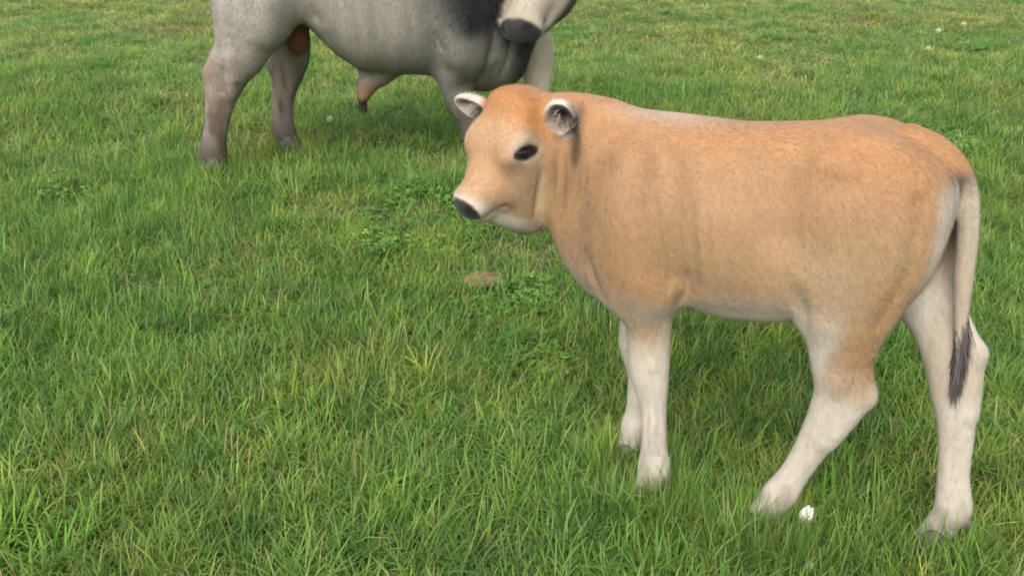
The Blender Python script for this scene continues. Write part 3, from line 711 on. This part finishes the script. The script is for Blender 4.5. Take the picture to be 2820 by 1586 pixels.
    tf = ribbon_hairs('sheath_tuft', lambda k, r: np.array([.778, 0, .345])+r.normal(0, .010, 3), lambda k, r: np.array([.775, 0, .27])+r.normal(0, .016, 3), .006, .002, (.03, .025, .02), root, 120, M_strand)
    return root
BULL = build_bull()

# =====================================================================================================
# meadow: blades gathered in tufts, the tufts scattered over the ground
# =====================================================================================================
tufts = bpy.data.collections.new('tuft_sources')
def blades(n, rad, l0, l1, w0, w1, bend, cols, r, flat=0., mid_h=None):
    a = r.uniform(0, 2*np.pi, n); rr = rad*np.sqrt(r.random(n)); az = r.uniform(0, 2*np.pi, n)
    base = np.stack([rr*np.cos(a), rr*np.sin(a), np.full(n, -.012)], 1)
    L = r.uniform(l0, l1, n); W = r.uniform(w0, w1, n); B = np.clip(r.normal(bend, .28, n), .05, 1.5); lean = np.where(r.random(n) < .28, r.uniform(.5, 1.15, n), r.uniform(.05, .5, n))+flat
    d = np.stack([np.cos(az), np.sin(az), 0*az], 1); sd = np.stack([-np.sin(az), np.cos(az), 0*az], 1)
    tw = r.normal(0, .5, n); sd = sd*np.cos(tw)[:, None]+np.array([0, 0, 1])*np.sin(tw)[:, None]*.4+d*np.sin(tw)[:, None]*.4
    ts = np.array([0, .3, .6, .85, 1.]); ws = np.array([.75, 1., .85, .5, 0])
    pts = []; ang = lean.copy(); p = base.copy(); prev = 0
    for t in ts:
        if t > 0:
            am = lean+B*((t+prev)/2)*1.35
            p = p+(L*(t-prev))[:, None]*(d*np.sin(am)[:, None]+np.array([0, 0, 1])*np.cos(am)[:, None])
        pts.append(p.copy()); prev = t
    V = []
    for k in range(4): V += [pts[k]-sd*(W*ws[k]/2)[:, None], pts[k]+sd*(W*ws[k]/2)[:, None]]
    V.append(pts[4]); V = np.stack(V, 1); o = (np.arange(n)*9)[:, None]
    q = np.concatenate([o+np.array([[2*k, 2*k+1, 2*k+3, 2*k+2]]) for k in range(3)]); t = o+np.array([[6, 7, 8]])
    cols = np.array(cols); c = cols[r.integers(0, len(cols), n)]*r.uniform(.8, 1.2, n)[:, None]
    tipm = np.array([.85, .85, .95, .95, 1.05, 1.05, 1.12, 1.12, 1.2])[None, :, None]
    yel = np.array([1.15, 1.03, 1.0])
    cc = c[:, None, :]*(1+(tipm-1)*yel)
    return V.reshape(-1, 3), q, t, cc.reshape(-1, 3)
def clover(n, rad, r):
    Vs, F, Cs = [], [], []; k = 0
    for i in range(n):
        a, rr = r.uniform(0, 6.28), rad*math.sqrt(r.random()); top = np.array([rr*math.cos(a), rr*math.sin(a), r.uniform(.035, .085)]); sz = r.uniform(.007, .013); a0 = r.uniform(0, 6.28)
        tilt = r.normal(0, .35, 2); col = np.array([.12, .25, .05])*r.uniform(.75, 1.35)
        for j in range(3):
            b = a0+j*2.094; u = np.array([math.cos(b), math.sin(b), tilt[0]*math.cos(b)+tilt[1]*math.sin(b)]); w = np.array([-math.sin(b), math.cos(b), 0.])
            pts = [top, top+u*sz*.6+w*sz*.55+[0, 0, .002], top+u*sz*1.25+w*sz*.35, top+u*sz*1.25-w*sz*.35, top+u*sz*.6-w*sz*.55+[0, 0, .002]]
            Vs += pts; F.append([k, k+1, k+2, k+3, k+4]); Cs += [col]*5; k += 5
    return np.array(Vs), np.array(F), np.array(Cs)
GREEN = [(.100, .205, .026), (.125, .235, .035), (.165, .265, .050), (.085, .18, .045), (.20, .275, .075), (.135, .24, .036)]
YEL = [(.22, .27, .07), (.26, .28, .10), (.19, .26, .055), (.30, .28, .14)]
DRY = [(.30, .24, .12), (.24, .18, .085), (.34, .29, .17), (.20, .17, .07), (.13, .16, .05)]
def tuft(i, V, F, Col):
    Col = Col*1.10
    o = bpy.data.objects.new('tuft_%02d' % i, mesh_data('tuft_%02d' % i, V, F, M_grass, True, {'Col': ('FLOAT_COLOR', rgba(Col))})); tufts.objects.link(o)
def make_tufts():
    r = np.random.default_rng(11); i = 0
    for k in range(6):                                             # 0-5 meadow grass
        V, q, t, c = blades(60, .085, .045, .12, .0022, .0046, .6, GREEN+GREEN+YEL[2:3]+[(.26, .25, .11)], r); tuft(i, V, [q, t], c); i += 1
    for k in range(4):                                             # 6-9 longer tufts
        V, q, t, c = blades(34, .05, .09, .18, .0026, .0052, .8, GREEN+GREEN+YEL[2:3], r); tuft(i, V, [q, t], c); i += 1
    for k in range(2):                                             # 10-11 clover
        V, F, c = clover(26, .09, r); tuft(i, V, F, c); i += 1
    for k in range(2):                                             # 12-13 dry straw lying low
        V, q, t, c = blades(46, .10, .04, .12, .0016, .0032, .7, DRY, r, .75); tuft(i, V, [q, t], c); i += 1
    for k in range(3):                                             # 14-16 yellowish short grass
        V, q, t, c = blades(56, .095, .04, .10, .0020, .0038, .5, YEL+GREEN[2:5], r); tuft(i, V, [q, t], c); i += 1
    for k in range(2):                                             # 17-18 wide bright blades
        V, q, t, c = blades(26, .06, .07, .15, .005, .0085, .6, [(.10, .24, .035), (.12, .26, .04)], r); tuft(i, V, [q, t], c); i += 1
    for k in range(3):                                             # 19-21 pale short grass, sky light on far tips painted into its colours
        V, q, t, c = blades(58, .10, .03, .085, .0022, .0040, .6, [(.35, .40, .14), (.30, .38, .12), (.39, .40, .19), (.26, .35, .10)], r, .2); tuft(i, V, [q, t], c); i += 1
make_tufts()
def to_world(root, pts):
    m = Matrix.Translation(root.location) @ root.rotation_euler.to_matrix().to_4x4(); return [tuple((m @ Vector(p))[:2]) for p in pts]
HOOVES = to_world(CALF, [(-.038, .076, 0), (.047, -.085, 0), (-.311, .075, 0), (-.696, -.017, 0)])+to_world(BULL, [(.02, -.17, 0), (.38, .17, 0), (1.36, -.13, 0)])
def scatter():
    r = np.random.default_rng(21); out = []
    def zone(x0, x1, y0, y1, dens, sxy, sz, cond=None):
        n = int((x1-x0)*(y1-y0)*dens); P = np.stack([r.uniform(x0, x1, n), r.uniform(y0, y1, n)], 1)
        if cond is not None: P = P[cond(P[:, 0], P[:, 1])]
        out.append((P, np.full(len(P), sxy), np.full(len(P), sz)))
    zone(-3.6, 3.6, .6, 4.6, 330, 1., 1., lambda x, y: np.abs(x) < .66*y+.9)
    zone(-3.6, 3.6, .6, 4.6, 60, 1.2, 1., lambda x, y: np.abs(x) >= .66*y+.9)
    zone(-9, 9, 4.6, 13.5, 165, 1.25, 1.0, lambda x, y: np.abs(x) < .62*y+1.2)
    zone(-9, 9, -3, .6, 50, 1.4, 1.0)
    for hi, (hx, hy) in enumerate(HOOVES):                                          # ungrazed tufts close round the hooves
        k = (18 if hi == 3 else 70) if hi < 4 else 26; P = np.stack([hx+r.uniform(-.11, .11, k), hy+r.uniform(-.135, .02, k)], 1); out.append((P, np.full(k, .75), np.full(k, 1.55)))
    zone(-24, 24, 13.5, 40, 22, 2.4, 1.15)
    zone(-24, 24, -3, 13.5, 18, 2.4, 1.1, lambda x, y: np.abs(x) >= .62*y+1.2)
    P = np.concatenate([o[0] for o in out]); sx = np.concatenate([o[1] for o in out]); sz = np.concatenate([o[2] for o in out]); n = len(P)
    hgt = vnoise(P, 1.3, 31)*.5+vnoise(P, 3.7, 32)*.5; dry = vnoise(P, .9, 33)*.55+vnoise(P, 2.6, 34)*.45; clo = vnoise(P, 1.9, 35)
    u = r.random(n); far = sstep(4.5, 10., P[:, 1]); fr2 = sstep(5.5, 11., P[:, 1])
    idx = r.integers(0, 6, n)
    idx = np.where(u < .09*(1-.6*far), 6+r.integers(0, 4, n), idx)
    idx = np.where((clo > .80) & (u > .55) & (u < .72), 10+r.integers(0, 2, n), idx)
    # named spots: dry patch under the bull's tail side, dead patch lower left, bright plant at lower left
    def spot(x, y, rad): return np.exp(-((P[:, 0]-x)**2+(P[:, 1]-y)**2)/rad**2)
    dryness = dry+.45*spot(-2.15, 5.50, .40)+.35*spot(-.90, 2.15, .16)+.25*spot(-1.25, 3.1, .35)+.28*spot(-1.56, 2.58, .22)+.2*spot(.0, 2.80, .14)+.15*spot(-1.1, 3.6, .3)+.25*spot(-.05, 1.62, .12)+.25*spot(.58, 2.28, .10)
    idx = np.where((dryness > .57) & (r.random(n) < .60*sstep(.56, .76, dryness)+.02), 12+r.integers(0, 2, n), idx)
    idx = np.where((r.random(n) < .12+.50*far) & (idx < 6), 14+r.integers(0, 3, n), idx)
    idx = np.where((r.random(n) < .65*sstep(4.0, 8.5, P[:, 1]+1.6*(dry-.5)*4)) & ((idx < 6) | (idx > 13)), 19+r.integers(0, 3, n), idx)  # paler tufts with distance, sky light on blade tips put into colour
    idx = np.where((spot(-1.14, 1.66, .15) > .4) & (r.random(n) < .7), 17+r.integers(0, 2, n), idx)
    idx = np.where((r.random(n) < .02), 17+r.integers(0, 2, n), idx)
    sz = sz*(.62+.75*hgt)*r.uniform(.85, 1.2, n)*(1-.40*fr2); sxx = sx*r.uniform(.85, 1.2, n)
    Z = ground_z(P[:, 0], P[:, 1])*(1-sstep(10, 30, np.hypot(P[:, 0], P[:, 1]-5)))
    rot = np.stack([r.normal(0, .10, n), r.normal(0, .10, n), r.uniform(0, 6.28, n)], 1)
    me = bpy.data.meshes.new('grass'); me.vertices.add(n); me.vertices.foreach_set('co', np.stack([P[:, 0], P[:, 1], Z], 1).astype(np.float32).ravel())
    for k, v in (('rot', rot), ('scl', np.stack([sxx, sxx, sz], 1))):
        at = me.attributes.new(k, 'FLOAT_VECTOR', 'POINT'); at.data.foreach_set('vector', v.astype(np.float32).ravel())
    at = me.attributes.new('idx', 'INT', 'POINT'); at.data.foreach_set('value', idx.astype(np.int32))
    me.update(); o = obj('grass', me); tag(o, 'uneven green meadow grass with clover and dry straw covering the ground', 'grass', kind='stuff')
    ng = bpy.data.node_groups.new('meadow', 'GeometryNodeTree')
    ng.interface.new_socket('Geometry', in_out='INPUT', socket_type='NodeSocketGeometry'); ng.interface.new_socket('Geometry', in_out='OUTPUT', socket_type='NodeSocketGeometry')
    nn = ng.nodes; gi = nn.new('NodeGroupInput'); go = nn.new('NodeGroupOutput'); ip = nn.new('GeometryNodeInstanceOnPoints')
    ci = nn.new('GeometryNodeCollectionInfo'); ci.inputs['Collection'].default_value = tufts; ci.inputs['Separate Children'].default_value = True; ci.inputs['Reset Children'].default_value = True
    def na(name, ty):
        x = nn.new('GeometryNodeInputNamedAttribute'); x.data_type = ty; x.inputs['Name'].default_value = name; return x.outputs['Attribute']
    er = nn.new('FunctionNodeEulerToRotation'); lk = ng.links.new
    lk(gi.outputs[0], ip.inputs['Points']); lk(ci.outputs[0], ip.inputs['Instance']); ip.inputs['Pick Instance'].default_value = True
    lk(na('idx', 'INT'), ip.inputs['Instance Index']); lk(na('rot', 'FLOAT_VECTOR'), er.inputs[0]); lk(er.outputs[0], ip.inputs['Rotation']); lk(na('scl', 'FLOAT_VECTOR'), ip.inputs['Scale'])
    lk(ip.outputs[0], go.inputs[0])
    md = o.modifiers.new('meadow', 'NODES'); md.node_group = ng
scatter()

# =====================================================================================================
# small things lying and growing in the grass
# =====================================================================================================
def flower(loc, height, size, mat, label, bud=False, group=None):
    z0 = float(ground_z(np.array([loc[0]]), np.array([loc[1]]))[0])
    root = empty('white_flower', (loc[0], loc[1], z0), random.uniform(0, 6)); tag(root, label, 'flower', group)
    r = random.Random(int(loc[0]*1000+loc[1]*77)); bm = bmesh.new()
    bmesh.ops.create_cone(bm, segments=6, radius1=.0016, radius2=.0012, depth=height, cap_ends=True, matrix=Matrix.Translation((0, 0, height/2)))
    me = bpy.data.meshes.new('stem'); bm.to_mesh(me); bm.free(); me.materials.append(M_stem); obj('stem', me, root)
    if bud:                                                     # closed bud of overlapping petals
        bm = bmesh.new()
        for k in range(6):
            a0 = k*1.047; rows = []
            for i in range(7):
                tt = i/6; rad = size*.46*math.sin(math.pi*min(1, .10+.84*tt))**.75*(1+.05*(k % 2)); zz = height-.004+size*1.35*tt; wd = .62*math.sin(math.pi*(.12+.80*tt))**.6
                rows.append([bm.verts.new(((rad+size*.03*math.cos(3.1*u))*math.cos(a0+u*wd), (rad+size*.03*math.cos(3.1*u))*math.sin(a0+u*wd), zz-size*.06*u*u)) for u in (-1, -.5, 0, .5, 1)])
            for i in range(6):
                for j in range(4): bm.faces.new((rows[i][j], rows[i][j+1], rows[i+1][j+1], rows[i+1][j])).smooth = True
        bmesh.ops.rotate(bm, verts=bm.verts, cent=(0, 0, height), matrix=Matrix.Rotation(.35, 3, 'Y'))
        me = bpy.data.meshes.new('flower_head'); bm.to_mesh(me); bm.free(); me.materials.append(mat); obj('flower_head', me, root); root.rotation_euler = (0, 0, 0)
        return root
    bm = bmesh.new()
    for k in range(70):                                         # many narrow florets round a small globe
        zz = 1-1.75*(k+.5)/70; a = k*2.39996; rr = math.sqrt(max(0, 1-zz*zz)); n = Vector((rr*math.cos(a), rr*math.sin(a), zz*1.15)).normalized()
        n = (n+Vector((0, 0, .25))).normalized(); q = n.to_track_quat('Z', 'Y').to_matrix().to_4x4()
        ln = size*r.uniform(.5, .62)
        bmesh.ops.create_cone(bm, segments=5, radius1=size*.05, radius2=size*.115, depth=ln, cap_ends=True, matrix=Matrix.Translation(Vector((0, 0, height+size*.2))) @ q @ Matrix.Translation((0, 0, ln/2)))
    me = bpy.data.meshes.new('flower_head'); bm.to_mesh(me); bm.free(); me.materials.append(mat); h = obj('flower_head', me, root)
    return root
FL = 'white flowers in the far grass'
flower((.682, 1.700), .062, .034, M_white, 'large white flower head in the grass beside the calf\'s forward hind hoof', True)
flower((.655, 1.563), .035, .020, M_pale, 'small pale flower head low in the grass at the bottom edge below the calf', True)
flower((-1.06, 5.214), .085, .036, M_pale, 'pale flower in the grass between the bull\'s hind legs and forelegs')
flower((3.849, 8.406), .09, .045, M_pale, 'brighter pale flower in the far grass at upper right, left of the topmost one')
flower((4.246, 8.778), .09, .042, M_yellow, 'topmost pale flower in the far grass at upper right')
flower((3.422, 7.592), .09, .034, M_yellow, 'lowest of the three pale flowers in the far grass at upper right')
flower((1.918, 7.126), .09, .028, M_pale, 'single pale flower in the far grass above the middle of the calf\'s back')
def dung(loc, rx, ry, hgt, label):
    z0 = float(ground_z(np.array([loc[0]]), np.array([loc[1]]))[0])
    s = Sculpt((-rx*1.4, -ry*1.4, -.02), (rx*1.4, ry*1.4, hgt*2.2), .005); r = np.random.default_rng(9)
    s.ball((0, 0, 0), (rx*.72, ry*.75, hgt), .01)
    for k in range(26):
        a = r.uniform(0, 6.28); q = r.uniform(.2, .95); s.ball((rx*q*math.cos(a)*.8, ry*q*math.sin(a)*.8, hgt*(1-q*q)*.8), (r.uniform(.014, .034), r.uniform(.012, .028), r.uniform(.006, .012)), .012)
    V, Q = s.mesh(1); o = obj('dung_pat', mesh_data('dung_pat', V, Q, M_dung)); o.location = (loc[0], loc[1], z0+.033)
    tag(o, label, 'dung')
dung((-.103, 3.10), .095, .075, .013, 'dried light brown dung pat in the grass below the calf\'s chin')
